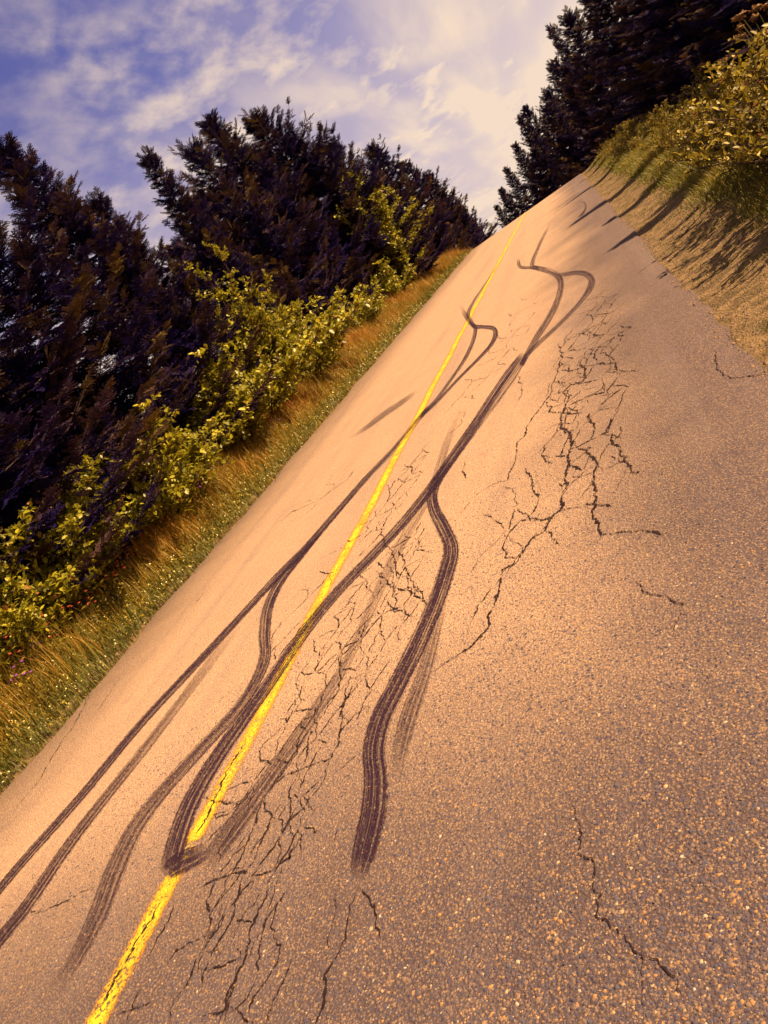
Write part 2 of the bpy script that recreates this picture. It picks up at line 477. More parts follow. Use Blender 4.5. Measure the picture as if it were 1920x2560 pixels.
# centre line
ly = np.arange(1.0, 110, 0.12)
K = 5; V = []; U = []; A = []
for y in ly:
    x0 = Y_LINE+float(road_x(y)); hw = 0.095
    gap = 1.0-math.exp(-((y-2.62)/0.13)**2)*0.92-0.25*math.exp(-((y-2.3)/0.30)**2)-0.5*math.exp(-((y-4.6)/0.35)**2)-0.4*math.exp(-((y-9.5)/0.8)**2)-0.5*math.exp(-((y-16.2)/0.9)**2)
    for k in range(K):
        q = k/(K-1)
        V.append((x0-hw+2*hw*q+0.012*math.sin(y*2.1), y, float(crest(y))+0.0022)); U.append((q, y)); A.append(gap)
LQ = [(i*K+j, i*K+j+1, (i+1)*K+j+1, (i+1)*K+j) for i in range(len(ly)-1) for j in range(K-1)]
o = mesh('centre_line', np.array(V), np.array(LQ), M_PAINT, road, uv=np.array(U), extra=np.array(A))
o['label'] = 'worn solid yellow centre line'

SK = [
 ('long straight dark tyre mark in the grassy side lane', D, [(-40,1965,24),(0,1920,24),(60,1850,24),(180,1715,24),(300,1570,23),(420,1440,21),(520,1332,19),(600,1245,20),(660,1185,20),(720,1115,17),(790,1035,15),(850,972,13),(905,905,12),(930,875,10)], [1,1,1,1,.95,.9,.9], (0,.03)),
 ('tyre mark looping in a hook beside the yellow line', F, [(-140,1925,24),(-75,1862,25),(-10,1800,25),(130,1650,26),(260,1520,28),(350,1420,34),(385,1345,46),(368,1303,42),(300,1293,34),(240,1288,44),(195,1240,42),(165,1190,38),(145,1140,26)], [.9,.9,1,1,.9,.8,.5], (.02,.12)),
 ('tyre mark crossing the yellow line beside the hook', F, [(-130,1905,26),(-65,1838,27),(-5,1770,28),(110,1610,28),(180,1500,34),(225,1400,36),(245,1310,36),(215,1255,40),(195,1200,34),(230,1120,22),(290,1030,16),(370,910,14),(460,780,14)], [.85,.8,.85,.9,.9,.6,.3], (.02,.15)),
 ('second straight tyre mark fading up the grassy side lane', D, [(-40,2085,34),(0,2030,34),(60,1955,34),(150,1825,32),(230,1722,30),(310,1622,28),(380,1530,26),(440,1450,26),(490,1385,24),(530,1330,20)], [.95,.9,.8,.6,.35,.25], (0,.2)),
 ('tyre mark with a bulging swerve in the grassy side lane', D, [(115,2150,40),(170,2060,45),(215,1970,56),(245,1890,58),(290,1795,50),(345,1720,40),(420,1635,36),(490,1560,32),(540,1495,30),(572,1425,34),(572,1370,36),(580,1310,30),(610,1250,24),(655,1195,18),(700,1140,14)], [.5,.6,.65,.75,.8,.85,.9,.8], (.08,.05)),
 ('tyre mark running along and over the yellow line', D, [(362,1900,56),(385,1810,58),(415,1730,52),(465,1645,46),(520,1565,42),(580,1480,38),(640,1392,34),(690,1325,30),(745,1262,28),(805,1200,27),(870,1130,26),(930,1055,26),(980,985,28),(1030,915,30),(1080,843,36),(1110,800,34),(1135,762,20)], [.9,1,.95,.9,.9,.9,.95,1,1], (.04,.03)),
 ('widest darkest tyre mark with an S shaped swerve', D, [(772,1900,46),(790,1830,72),(808,1750,74),(812,1680,70),(808,1620,66),(825,1550,60),(860,1480,56),(900,1400,54),(940,1310,50),(965,1235,48),(975,1185,46),(958,1140,42),(938,1100,36),(935,1065,30),(950,1030,26),(975,995,22)], [.95,1,1,1,.95,.95,1,1,.9,.8], (.05,.03)),
 ('faint streaked tyre mark beside the widest one', D, [(850,1690,40),(880,1560,50),(915,1460,44),(940,1370,36),(960,1290,26)], [.5,.55,.45,.35], (.2,.2)),
 ('faint broad tyre smear right along the yellow line', D, [(440,1875,50),(500,1795,56),(570,1700,50),(640,1600,44),(700,1510,36),(745,1440,30),(795,1330,30),(835,1240,30),(880,1150,28),(930,1065,24),(965,960,22),(1000,880,14)], [.62,.6,.5,.4,.3,.3,.35,.3], (.06,.1)),
 ('far tyre mark with a tall bent loop and tail', F, [(560,1565,46),(610,1470,50),(680,1350,58),(750,1240,60),(810,1120,58),(835,1020,56),(825,955,58),(770,912,54),(690,890,48),(640,875,42),(642,840,38),(660,790,30),(700,700,26),(740,620,24),(770,570,18)], [.8,.75,.7,.7,.75,.8,.7,.6,.3], (.02,.12)),
 ('far tyre mark looping toward the dirt shoulder', F, [(560,1565,40),(600,1490,40),(690,1400,38),(800,1300,36),(900,1200,36),(980,1110,42),(1040,1020,60),(1047,962,64),(1000,925,52),(930,920,40),(860,930,36),(800,925,36)], [.8,.75,.7,.65,.7,.75,.7,.6,.5], (.02,.06)),
 ('short far hook shaped tyre mark', F, [(690,890,36),(620,883,28),(560,880,32),(543,850,34),(545,815,22)], [.7,.75,.7,.4], (.05,.2)),
 ('short faint tyre scuff in the grassy side lane', D, [(905,842,8),(870,868,14),(830,895,16),(790,925,12),(750,950,6)], [.4,.6,.6,.3], (.2,.25)),
 ('small far curved tyre scuff near the shadows', F, [(960,425,12),(1000,435,14),(1008,470,16),(985,510,20),(945,540,16)], [.3,.5,.8,.7], (.2,.2)),
 ('black burnt rubber smudge across the yellow line', D, [(355,1890,46),(385,1868,60),(420,1850,58),(460,1830,36)], [.85,.9,.8,.5], (.2,.3)),
]
for i, (lab, crop, pts, amt, fd) in enumerate(SK):
    ribbon('skid_mark', crop, pts, 0.0029+0.00006*i, M_RUB, amt, lab, fd)

# cracks: broken jagged strips
def crack_strip(P, wd, rg, z, rough=0.05, step=0.014):
    """P: world polyline (n,2) -> jagged strip geometry"""
    P = np.asarray(P, float)
    s = np.concatenate([[0], np.cumsum(np.linalg.norm(np.diff(P, axis=0), axis=1))])
    n = max(3, int(s[-1]/step))
    t = np.linspace(0, s[-1], n)
    C = np.stack([np.interp(t, s, P[:, 0]), np.interp(t, s, P[:, 1])], 1)
    w1 = rg.normal(0, 1, n); w2 = np.convolve(rg.normal(0, 1, n+8), np.ones(9)/3, 'valid')[:n]
    tg = np.gradient(C, axis=0); tg /= np.linalg.norm(tg, axis=1)[:, None]+1e-9
    nm = np.stack([-tg[:, 1], tg[:, 0]], 1)
    w3 = np.convolve(rg.normal(0, 1, n+40), np.ones(41)/6.4, 'valid')[:n]
    C = C+nm*(w1*0.05*rough+w2*0.13*rough+w3*0.28*rough)[:, None]
    g = np.convolve(rg.normal(0, 1, n+4), np.ones(5)/2.2, 'valid')[:n]
    ww = wd*np.clip(0.85+0.30*g, 0.25, 1.7)
    ends = np.minimum(np.arange(n), np.arange(n)[::-1])/max(2, n*0.08)
    ww *= np.clip(ends, 0.15, 1)
    ww = ww*(1+0.25*rg.normal(0, 1, n)).clip(0.45, 1.5)
    ja, jb = rg.uniform(0.25, 0.85, (2, n, 1))
    A_, B_ = C-nm*ww[:, None]*ja, C+nm*ww[:, None]*jb
    V = np.empty((2*n, 3)); V[0::2, :2] = A_; V[1::2, :2] = B_; V[:, 2] = z
    i = np.arange(n-1)*2
    keep = (g[:-1] > -2.2)
    i = i[keep]
    T = np.concatenate([np.stack([i, i+1, i+3], 1), np.stack([i, i+3, i+2], 1)])
    return V, T
CR = [
 (C4, 9, [(760,0),(755,60),(760,130),(735,180),(715,230),(680,280),(640,325),(615,380),(610,410),(575,440),(560,490),(550,550),(530,600),(470,625),(410,660),(365,695)]),
 (C4, 12, [(690,265),(720,305),(770,310),(800,318),(850,320)]),
 (C4, 13, [(915,30),(900,60),(920,95),(960,100),(1000,90),(1010,130)]),
 (C4, 14, [(860,60),(840,90),(860,120),(860,170),(830,175),(790,200),(770,225),(800,240),(790,290),(775,310),(765,360),(790,380),(800,410),(800,450),(785,500),(790,540),(795,600),(800,640),(770,680),(775,720),(720,770),(690,820),(640,850),(600,900),(560,960),(500,990),(490,1050),(480,1110),(465,1170),(450,1230),(410,1280),(370,1320),(300,1370),(240,1410),(180,1450)]),
 (C4, 10, [(605,545),(630,600),(645,650),(660,690),(650,740),(635,765),(690,770),(740,745),(790,725),(865,720)]),
 (C4, 9, [(635,765),(590,780),(550,820),(520,860),(515,900),(540,930),(580,930)]),
 (C4, 13, [(985,330),(975,395),(930,410),(880,430),(840,455),(800,465)]),
 (C4, 14, [(985,395),(1000,440),(1020,490),(1040,540),(1060,575),(1110,580)]),
 (C4, 12, [(880,315),(900,350),(910,380),(880,430)]),
 (C4, 13, [(840,455),(880,480),(920,495),(940,520),(915,560),(900,610),(905,660),(905,700),(890,740),(895,790),(925,825),(925,855),(890,870)]),
 (C4, 11, [(875,700),(910,702),(940,703),(1000,705)]),
 (C4, 8, [(925,850),(980,835),(1030,822),(1080,830),(1130,838),(1190,842),(1230,830)]),
 (C4, 9, [(680,460),(690,490),(740,495),(785,500)]),
 (C4, 8, [(690,490),(700,520),(735,525)]),
 (C4, 7, [(690,830),(730,860),(745,890)]),
 (C4, 6, [(1065,1040),(1110,1055),(1140,1090),(1190,1120),(1230,1145),(1280,1165),(1300,1155)]),
 (C4, 6, [(1280,1165),(1260,1210),(1245,1280)]),
 (C4, 8, [(340,530),(350,570),(355,600)]), (C4, 8, [(590,140),(600,190),(590,240),(570,270)]),
 (C4, 6, [(25,960),(40,1000),(80,1025),(120,1040),(150,1075),(185,1075)]),
 (C4, 6, [(40,1000),(35,1060),(50,1120),(45,1160),(90,1175),(130,1200)]),
 (C4, 6, [(270,780),(330,740),(360,700)]),
 (C4, 5, [(1430,40),(1440,90),(1470,130),(1510,155),(1570,150),(1640,150)]),
 (Z, 6, [(790,130),(740,180),(700,260),(640,330),(620,460),(540,580),(440,690)]),
 (Z, 7, [(1050,0),(970,40),(930,140),(900,260),(890,400),(840,510),(740,540),(660,570),(560,610),(430,690)]),
 (Z, 7, [(840,510),(820,560),(770,680),(700,790),(600,880),(540,920)]),
 (Z, 6, [(660,570),(600,690),(590,800),(590,900),(590,1010),(600,1110)]),
 (Z, 8, [(560,780),(500,860),(470,960),(420,1060),(370,1170),(310,1250),(290,1330),(250,1420),(220,1540),(150,1650),(80,1760),(30,1860),(20,1960),(-10,2050)]),
 (Z, 7, [(410,840),(370,930),(330,1020),(290,1110),(220,1250),(190,1290),(160,1390),(90,1490),(60,1600),(0,1720)]),
 (Z, 8, [(760,900),(700,1000),(650,1080),(600,1170),(540,1200),(480,1290),(470,1380),(420,1480),(370,1560),(330,1700),(300,1830),(240,1880),(200,1990),(170,2100),(130,2230)]),
 (Z, 7, [(570,1330),(500,1440),(480,1560),(480,1650),(490,1760),(430,1870),(390,1960),(350,2040),(300,2150)]),
 (Z, 7, [(1040,1350),(990,1440),(960,1560),(930,1650),(890,1760),(850,1820),(790,1900),(800,1980),(780,2080),(760,2230)]),
 (Z, 6, [(1040,1350),(1090,1400),(1140,1480),(1170,1580),(1180,1680)]),
 (Z, 5, [(220,1560),(290,1568),(350,1570),(400,1500)]),
 (Z, 6, [(0,1350),(70,1310),(190,1270),(310,1240)]), (Z, 5, [(200,1130),(230,1110),(320,1050)]),
 (Z, 6, [(680,0),(640,90),(600,200),(560,270),(480,360),(410,420),(400,500),(450,560)]),
 (Z, 5, [(600,200),(680,190),(760,170)]), (Z, 5, [(180,700),(270,665),(330,660)]), (Z, 5, [(110,775),(190,775),(270,780),(340,690)]),
 (Z, 6, [(30,1060),(110,980),(190,890),(240,800),(300,710),(380,600)]), (Z, 5, [(70,885),(190,850)]),
 (Z, 5, [(920,930),(880,1020),(860,1080)]), (Z, 6, [(1090,170),(1000,230),(930,330),(900,420)]), (Z, 5, [(1030,470),(930,560),(880,600)]),
 (Z, 5, [(820,1440),(830,1560),(800,1640),(790,1750)]),
 (C3, 9, [(1540,540),(1500,600),(1440,640),(1390,680),(1330,710),(1260,740),(1210,790)]),
 (C3, 8, [(890,1080),(850,1130),(820,1150)]), (C3, 8, [(1290,460),(1230,540),(1180,620)]),
 (C5, 7, [(400,40),(330,170),(240,300),(150,450),(60,560)]), (C5, 6, [(520,-20),(470,60),(430,120)]), (C5, 6, [(130,985),(190,990),(250,955),(340,905),(420,870)]),
 (C5, 12, [(1060,250),(1010,350),(960,430),(920,530),(880,600),(830,670)]),
 (C5, 12, [(700,950),(640,1060),(590,1130),(540,1230),(480,1330),(440,1400)]),
 ((960, 1706, 960/1659), 4, [(815,520),(860,640),(850,740),(930,770),(925,880),(925,1030),(1010,1060),(1060,1130),(1120,1190),(1130,1300),(1140,1400)]),
 ((960, 1706, 960/1659), 5, [(1160,1160),(1290,1290),(1360,1390),(1390,1480)]),
 (C5, 7, [(1000,960),(960,1050),(900,1130),(850,1220),(820,1310),(760,1380),(720,1480)]), (C5, 6, [(900,1100),(830,1130),(760,1160),(720,1220)]), (C5, 6, [(760,960),(740,1020),(690,1110),(660,1180)]),
 (C5, 7, [(1170,960),(1120,1080),(1080,1170),(1020,1260),(980,1350),(950,1480)]), (C5, 6, [(620,1310),(590,1400),(560,1480)]), (C5, 6, [(690,1330),(640,1350),(520,1400)]), (C5, 6, [(1290,1180),(1240,1270),(1190,1380),(1150,1480)]), (C5, 6, [(920,580),(990,570),(1060,520)]), (C5, 6, [(860,510),(960,515),(1060,505)]),
 (D, 8, [(860,1250),(850,1190),(820,1150),(845,1100)]), (D, 8, [(690,1560),(740,1480),(735,1420),(780,1380),(800,1320)]),
 (D, 7, [(640,1640),(700,1570),(760,1490)]), (D, 7, [(810,1230),(850,1260),(900,1280),(925,1310)]),
]
rg = np.random.default_rng(5)
for i, (crop, wmm, pts) in enumerate(CR):
    P = np.array([gp(crop, *q) for q in pts])
    V, T = crack_strip(P, wmm*0.0011, rg, 0.0040+0.000004*i)
    mesh('crack', V, T, M_CRACK, road)
# fine crocodile cracking in worn zones
def in_poly(x, y, poly):
    c = False; j = len(poly)-1
    for i in range(len(poly)):
        if (poly[i][1] > y) != (poly[j][1] > y) and x < (poly[j][0]-poly[i][0])*(y-poly[i][1])/(poly[j][1]-poly[i][1])+poly[i][0]: c = not c
        j = i
    return c
zones = [
 ([gp(F, *q) for q in [(820,1780),(840,1400),(950,1180),(1040,1080),(1090,1000),(1160,1020),(1310,1240),(1260,1560),(1200,1790)]], 0.22, 0.50, 9),
 ([gp(C4, *q) for q in [(690,300),(760,60),(1010,0),(1010,330),(1080,560),(900,700),(760,640)]], 0.19, 0.52, 7),
 ([gp(D, *q) for q in [(700,1600),(560,1700),(640,1480),(720,1330),(790,1230),(900,1130),(930,1200),(900,1330),(840,1430),(780,1560)]], 0.15, 0.72, 8.0),
 ([gp(Z, *q) for q in [(0,2212),(60,1200),(300,700),(560,500),(760,560),(720,1000),(560,1400),(420,2000),(330,2212)]], 0.15, 0.62, 6.5),
 ([gp(D, *q) for q in [(960,900),(1010,820),(1090,690),(1150,620),(1170,680),(1060,830),(990,930)]], 0.30, 0.45, 8),
 ([gp(D, *q) for q in [(760,1160),(830,1060),(930,940),(930,1010),(860,1100),(800,1190)]], 0.2, 0.6, 8),
 ([gp(D, *q) for q in [(610,1140),(700,1040),(760,1000),(700,1090)]], 0.3, 0.45, 6),
 ([gp(D, *q) for q in [(1170,880),(1230,720),(1330,640),(1360,760),(1330,980),(1260,1060),(1200,1000)]], 0.26, 0.40, 8),
 ([gp(D, *q) for q in [(560,1420),(640,1400),(760,1180),(700,1200)]], 0.2, 0.5, 7),
 ([gp(D, *q) for q in [(960,1400),(1040,1250),(1080,1060),(1180,1050),(1220,1160),(1100,1300)]], 0.26, 0.36, 7),
]
ac = Acc()
for poly, cell, keep, wmm in zones:
    P = np.array(poly); x0, y0 = P.min(0)-cell; x1, y1 = P.max(0)+cell
    ay = cell*1.5
    nx, ny = int((x1-x0)/cell)+2, int((y1-y0)/(ay*0.87))+2
    pt = {}
    for j in range(ny):
        for i in range(nx):
            pt[i, j] = np.array([x0+(i+0.5*(j % 2))*cell, y0+j*ay*0.87])+rg.uniform(-0.30, 0.30, 2)*[cell, ay]
    for (i, j), a in pt.items():
        for di, dj in ((1, 0), (0, 1), (-1 if j % 2 == 0 else 1, 1)):
            b = pt.get((i+di, j+dj))
            k = keep*(0.45 if (di, dj) == (1, 0) else 1.15)
            if b is None or rg.random() > k: continue
            m = (a+b)/2
            if not in_poly(m[0], m[1], poly): continue
            V, T = crack_strip([a, m+rg.normal(0, cell*0.08, 2), b], wmm*0.0010*rg.uniform(0.5, 1.3), rg, 0.0038+rg.random()*0.00015, 0.05, 0.016)
            ac.add(V, T)
V, T, _ = ac.get()
tag(mesh('fine_cracks', V, T, M_CRACK, road), 'fine crocodile cracking in the asphalt', kind='stuff')

# loose-bedded stone chips of the surface near the eye
chipV = np.array([(1, 0, 0), (0.45, 0.85, 0), (-0.55, 0.8, 0), (-1, -0.05, 0), (-0.4, -0.9, 0), (0.6, -0.8, 0), (0.55, 0.1, 1), (-0.1, 0.5, 0.95), (-0.5, -0.2, 1), (0.15, -0.45, 0.9)], float)
chipT = np.array([(0, 1, 6), (1, 7, 6), (1, 2, 7), (2, 3, 8), (2, 8, 7), (3, 4, 8), (4, 9, 8), (4, 5, 9), (5, 0, 6), (5, 6, 9), (6, 7, 8), (6, 8, 9)], np.int64)
N = 70000
pxs = rng.uniform(-40, 1960, N*2); pys = rng.uniform(1150, 2600, N*2)
G = np.array([ground_xy(a, b) for a, b in zip(pxs, pys)])
ok = (G[:, 0] > L_EDGE+0.1) & (G[:, 0] < R_EDGE) & (np.hypot(G[:, 0], G[:, 1]) < 5.5)
G = G[ok][:N]
N = len(G)
sz = rng.lognormal(-5.90, 0.50, N).clip(0.0012, 0.0075)
an = rng.uniform(0, 6.283, N); asp = rng.uniform(0.6, 1.0, N)
ca, sa = np.cos(an), np.sin(an)
Vc = chipV[None]*np.ones((N, 1, 1))
Vc = Vc*(1+rng.normal(0, 0.24, Vc.shape))
lx, lyv = Vc[:, :, 0]*sz[:, None], Vc[:, :, 1]*(sz*asp)[:, None]
hz = Vc[:, :, 2].clip(0, 1.1)*(sz*rng.uniform(0.25, 0.6, N)).clip(0.0008, 0.0042)[:, None]
hz = hz+(rng.uniform(-1, 1, (N, 1))*lx+rng.uniform(-1, 1, (N, 1))*lyv)*0.14*(Vc[:, :, 2] > 0.3)
VV = np.stack([G[:, 0, None]+lx*ca[:, None]-lyv*sa[:, None], G[:, 1, None]+lx*sa[:, None]+lyv*ca[:, None], hz], -1).reshape(-1, 3)
TT = (chipT[None]+(np.arange(N)*10)[:, None, None]).reshape(-1, 3)
tag(mesh('stone_chips', VV, TT, M_CHIP, road, tint=np.repeat(rng.random(N), 10)), 'small tan and grey stone chips set in the asphalt', kind='stuff')

# pebbles on the dirt shoulder
N = 16000
py_ = 1.5+38*rng.random(N)**2.0
px_ = R_EDGE+rng.gamma(1.6, 0.28, N)-0.07
sz = rng.lognormal(-5.3, 0.45, N).clip(0.002, 0.016)
an = rng.uniform(0, 6.283, N); ca, sa = np.cos(an), np.sin(an)
Vc = chipV[None]*(1+rng.normal(0, 0.15, (N, 10, 3)))
lx, lyv = Vc[:, :, 0]*sz[:, None], Vc[:, :, 1]*sz[:, None]*0.8
gzv = gz(px_, py_); gzv = np.where(px_ < R_EDGE+0.05, np.maximum(gzv, 0.0), gzv)
VV = np.stack([px_[:, None]+lx*ca[:, None]-lyv*sa[:, None], py_[:, None]+lx*sa[:, None]+lyv*ca[:, None], gzv[:, None]-0.001+Vc[:, :, 2].clip(0, 1.2)*(sz*0.8)[:, None]], -1).reshape(-1, 3)
TT = (chipT[None]+(np.arange(N)*10)[:, None, None]).reshape(-1, 3)
tag(mesh('gravel', VV, TT, M_CHIP, tint=np.repeat(0.45+0.5*rng.random(N), 10)), 'loose gravel scattered on the bare dirt shoulder', 'gravel', kind='stuff')

# ------------------------------------------------------------------ plants
def frames(dirs, ups):
    d = dirs/np.linalg.norm(dirs, axis=1)[:, None]
    s = np.cross(d, ups); s /= np.linalg.norm(s, axis=1)[:, None]+1e-9
    u = np.cross(s, d)
    return np.stack([d, s, u], 2)           # columns
def scatter(tV, tT, pos, R, sc, tnt, tvar=None):
    """many copies of a small template as one array"""
    n = len(pos)
    V = np.einsum('nij,vj->nvi', R, tV)*sc[:, None, None]+pos[:, None, :]
    T = tT[None]+(np.arange(n)*len(tV))[:, None, None]
    t = np.repeat(tnt[:, None], len(tV), 1)
    if tvar is not None: t = t+tvar[None]
    return V.reshape(-1, 3), T.reshape(-1, 3), t.reshape(-1).clip(0, 1)

def spray_template(seed):
    r = np.random.default_rng(seed)
    V = []; T = []; A = []
    def twig(p, d, L, wd):
        d = d/np.linalg.norm(d); s = np.cross(d, [0, 0, 1.0]); s /= np.linalg.norm(s); u = np.cross(s, d)
        n = max(3, int(L/0.075))
        for k in range(n):
            b = p+d*L*(k/n); b2 = p+d*L*((k+1.1)/n)
            for sd, ln in ((s, 1), (-s, 1), (u*0.8+s*r.normal(0, 0.4), 0.8)):
                tip = b+d*L/n*1.5+sd*wd*ln*r.uniform(0.7, 1.25)*(1-0.35*k/n)
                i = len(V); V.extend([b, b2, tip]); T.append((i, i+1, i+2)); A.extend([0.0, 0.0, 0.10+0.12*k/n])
    twig(np.zeros(3), np.array([1, 0, 0.02]), 1.0, 0.085)
    for k in range(6):
        for sd in (-1, 1):
            t = 0.10+0.14*k+r.uniform(-0.04, 0.04)
            a = math.radians(r.uniform(38, 62))
            L = (0.50-0.32*t)*r.uniform(0.7, 1.2)
            twig(np.array([t, 0, 0]), np.array([math.cos(a), sd*math.sin(a), r.uniform(-0.28, 0.12)]), L, 0.075)
    return np.array(V), np.array(T), np.array(A)
SPR = [spray_template(s) for s in (1, 2, 3)]

def make_spruce(seed, H, R, lean=0.0, dens=1.0, top_pow=0.6, spray=0.50):
    r = np.random.default_rng(seed)
    nz = 14
    tz = np.linspace(0, H, nz)
    bend = np.stack([lean*(tz/H)**2*H+0.05*np.sin(tz*0.9+seed), 0.05*np.cos(tz*0.8+seed*2), tz], 1)
    wood = Acc()
    V, T = tube(bend, np.interp(tz, [0, H*0.1, H], [0.030*H/1.0*0.55, 0.018*H*0.6, 0.012]), 8)
    wood.add(V, T)
    P = []; Dr = []; Up = []; S = []; Tn = []
    z = 0.12
    while z < H-0.05:
        f = z/H
        Lz = R*(1-f)**top_pow*(0.75+0.25*min(1, f*6))
        nb = 5 if f < 0.85 else 4
        a0 = r.uniform(0, 6.28)
        for b in range(nb):
            az = a0+b*6.283/nb+r.normal(0, 0.25)
            gust = 1.0+0.28*math.sin(az*2+seed)+0.15*math.sin(z*1.7+az*3)
            L = max(0.34, Lz*gust*r.uniform(0.62, 1.18))
            el = math.radians(np.interp(f, [0, 0.5, 0.8, 1], [-6, 6, 22, 48])+r.normal(0, 7))
            h = np.array([math.cos(az), math.sin(az), 0])
            s = np.array([-h[1], h[0], 0])
            base = np.array([np.interp(z, tz, bend[:, 0]), np.interp(z, tz, bend[:, 1]), z])
            m = 6
            tt = np.linspace(0, 1, m)
            path = base+np.outer(tt*L*math.cos(el), h)+np.outer(L*(math.sin(el)*tt+0.16*tt**2-0.10*np.sin(tt*3.1)), [0, 0, 1])
            V, T = tube(path, np.interp(tt, [0, 1], [0.012+0.012*L, 0.004]), 4)
            wood.add(V, T)
            ns = max(4, int(L/0.13*dens))
            old = r.random() < 0.007
            bt = r.normal(0, 0.13)
            for k in range(ns):
                t = 0.10+0.90*(k+r.uniform(0, 0.8))/ns
                p = np.array([np.interp(t, tt, path[:, c]) for c in range(3)])
                dv = np.array([np.interp(min(1, t+0.15), tt, path[:, c]) for c in range(3)])-np.array([np.interp(max(0, t-0.15), tt, path[:, c]) for c in range(3)])
                dv /= np.linalg.norm(dv)+1e-9
                for sd in (-1, 1):
                    if t > 0.93 and sd == 1: sdv = dv+s*r.normal(0, 0.2)
                    else: sdv = dv*r.uniform(0.55, 1.0)+s*sd*r.uniform(0.5, 1.0)+np.array([0, 0, r.normal(-0.12, 0.22)])
                    P.append(p); Dr.append(sdv); Up.append(np.array([0, 0, 1])+r.normal(0, 0.32, 3))
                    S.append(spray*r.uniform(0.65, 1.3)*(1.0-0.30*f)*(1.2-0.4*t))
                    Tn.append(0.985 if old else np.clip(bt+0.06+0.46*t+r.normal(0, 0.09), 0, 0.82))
        z += 0.24*r.uniform(0.75, 1.25)*(1.15-0.35*f)
    # leader shoots
    for k in range(10):
        P.append(bend[-1]-np.array([0, 0, 0.08*k])); Dr.append(np.array([r.normal(0, 0.45), r.normal(0, 0.45), 1.0])); Up.append(np.array([1.0, 0.2, 0])); S.append(0.30+0.02*k); Tn.append(0.5)
    P, Dr, Up, S, Tn = map(np.array, (P, Dr, Up, S, Tn))
    pick = r.integers(0, 3, len(P))
    ac = Acc()
    for q in range(3):
        m = pick == q
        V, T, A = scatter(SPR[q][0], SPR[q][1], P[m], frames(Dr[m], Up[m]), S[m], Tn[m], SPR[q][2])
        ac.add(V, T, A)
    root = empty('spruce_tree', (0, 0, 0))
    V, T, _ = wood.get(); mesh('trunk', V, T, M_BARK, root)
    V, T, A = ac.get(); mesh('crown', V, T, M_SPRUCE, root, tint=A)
    root['height'] = H
    return root

leafV = np.array([(0, 0, 0), (0.35, 0.30, 0.06), (0.72, 0.24, 0.05), (1, 0, -0.06), (0.72, -0.24, 0.05), (0.35, -0.30, 0.06), (0.5, 0, -0.03)], float)
leafT = np.array([(0, 6, 1), (1, 6, 2), (2, 6, 3), (3, 6, 4), (4, 6, 5), (5, 6, 0)], np.int64)[:, ::-1]

def make_bush(name, seed, H, R, n_stem, leaf, per_twig=10, mat=None, upright=0.5, twigs=26):
    r = np.random.default_rng(seed)
    wood = Acc(); P = []; Dr = []; Up = []; S = []; Tn = []
    for i in range(n_stem):
        az = r.uniform(0, 6.28); out = math.sqrt(r.random())*R; top = H*(1-0.55*(out/R)**2)*r.uniform(0.68, 1.08)
        h = np.array([math.cos(az), math.sin(az), 0])
        tt = np.linspace(0, 1, 6)
        path = np.outer(tt**1.3*out, h)+np.outer(tt**0.8*top, [0, 0, 1])+r.normal(0, 0.03*H, (6, 3))*tt[:, None]+h*0.08*R
        V, T = tube(path, np.interp(tt, [0, 1], [0.010*H*0.6+0.004, 0.003]), 5); wood.add(V, T)
        for j in range(twigs):
            t = r.uniform(0.18, 1.0)
            p = np.array([np.interp(t, tt, path[:, c]) for c in range(3)])
            d = r.normal(0, 1, 3)*[1, 1, 0.5]+[0, 0, upright]+h*0.5; d /= np.linalg.norm(d)
            L = r.uniform(0.14, 0.36)*(0.6+0.4*min(H, 2.0))*(1.1-0.5*t)
            e = p+d*L
            V, T = tube([p, (p+e)/2+r.normal(0, 0.01, 3), e], [0.004, 0.003, 0.002], 3); wood.add(V, T)
            shade = r.normal(0, 0.10)
            for k in range(per_twig):
                q = p+(e-p)*((k+0.6)/per_twig)
                ld = d*0.5+r.normal(0, 0.7, 3); ld[2] += 0.15
                P.append(q); Dr.append(ld); Up.append(np.array([0.25, 0, 1])+r.normal(0, 0.40, 3)); S.append(leaf*r.uniform(0.6, 1.25))
                Tn.append(np.clip(0.55+shade+r.normal(0, 0.17), 0, 0.93) if r.random() > 0.015 else 1.0)
    P, Dr, Up, S, Tn = map(np.array, (P, Dr, Up, S, Tn))
    P[:, 2] = P[:, 2].clip(0.03)
    root = empty(name, (0, 0, 0))
    V, T, _ = wood.get(); mesh('stem', V, T, M_BARK, root)
    V, T, A = scatter(leafV, leafT, P, frames(Dr, Up), S, Tn)
    mesh('foliage', V, T, mat or M_BUSH, root, tint=A)
    return root

def blades(name, x, y, z, h, wd, lean, tnt, label, cat='grass'):
    n = len(x)
    az = rng.uniform(0, 6.283, n)
    wx, wy = -np.sin(az)*wd, np.cos(az)*wd
    lx, ly_ = np.cos(az)*lean*h, np.sin(az)*lean*h
    B = np.stack([x, y, z], 1)
    W_ = np.stack([wx, wy, np.zeros(n)], 1)
    M1 = B+np.stack([lx*0.30, ly_*0.30, h*0.55], 1)
    TP = B+np.stack([lx, ly_, h*(1-0.25*lean**2)], 1)
    V = np.stack([B-W_, B+W_, M1-W_*0.7, M1+W_*0.7, TP], 1).reshape(-1, 3)
    T = np.array([(0, 1, 3), (0, 3, 2), (2, 3, 4)])[None]+(np.arange(n)*5)[:, None, None]
    tt = np.repeat(tnt[:, None], 5, 1)+np.array([-0.1, -0.1, 0, 0, 0.08])[None]
    return tag(mesh(name, V, T.reshape(-1, 3), M_GRASS, tint=tt.clip(0, 1).ravel()), label, cat, kind='stuff')

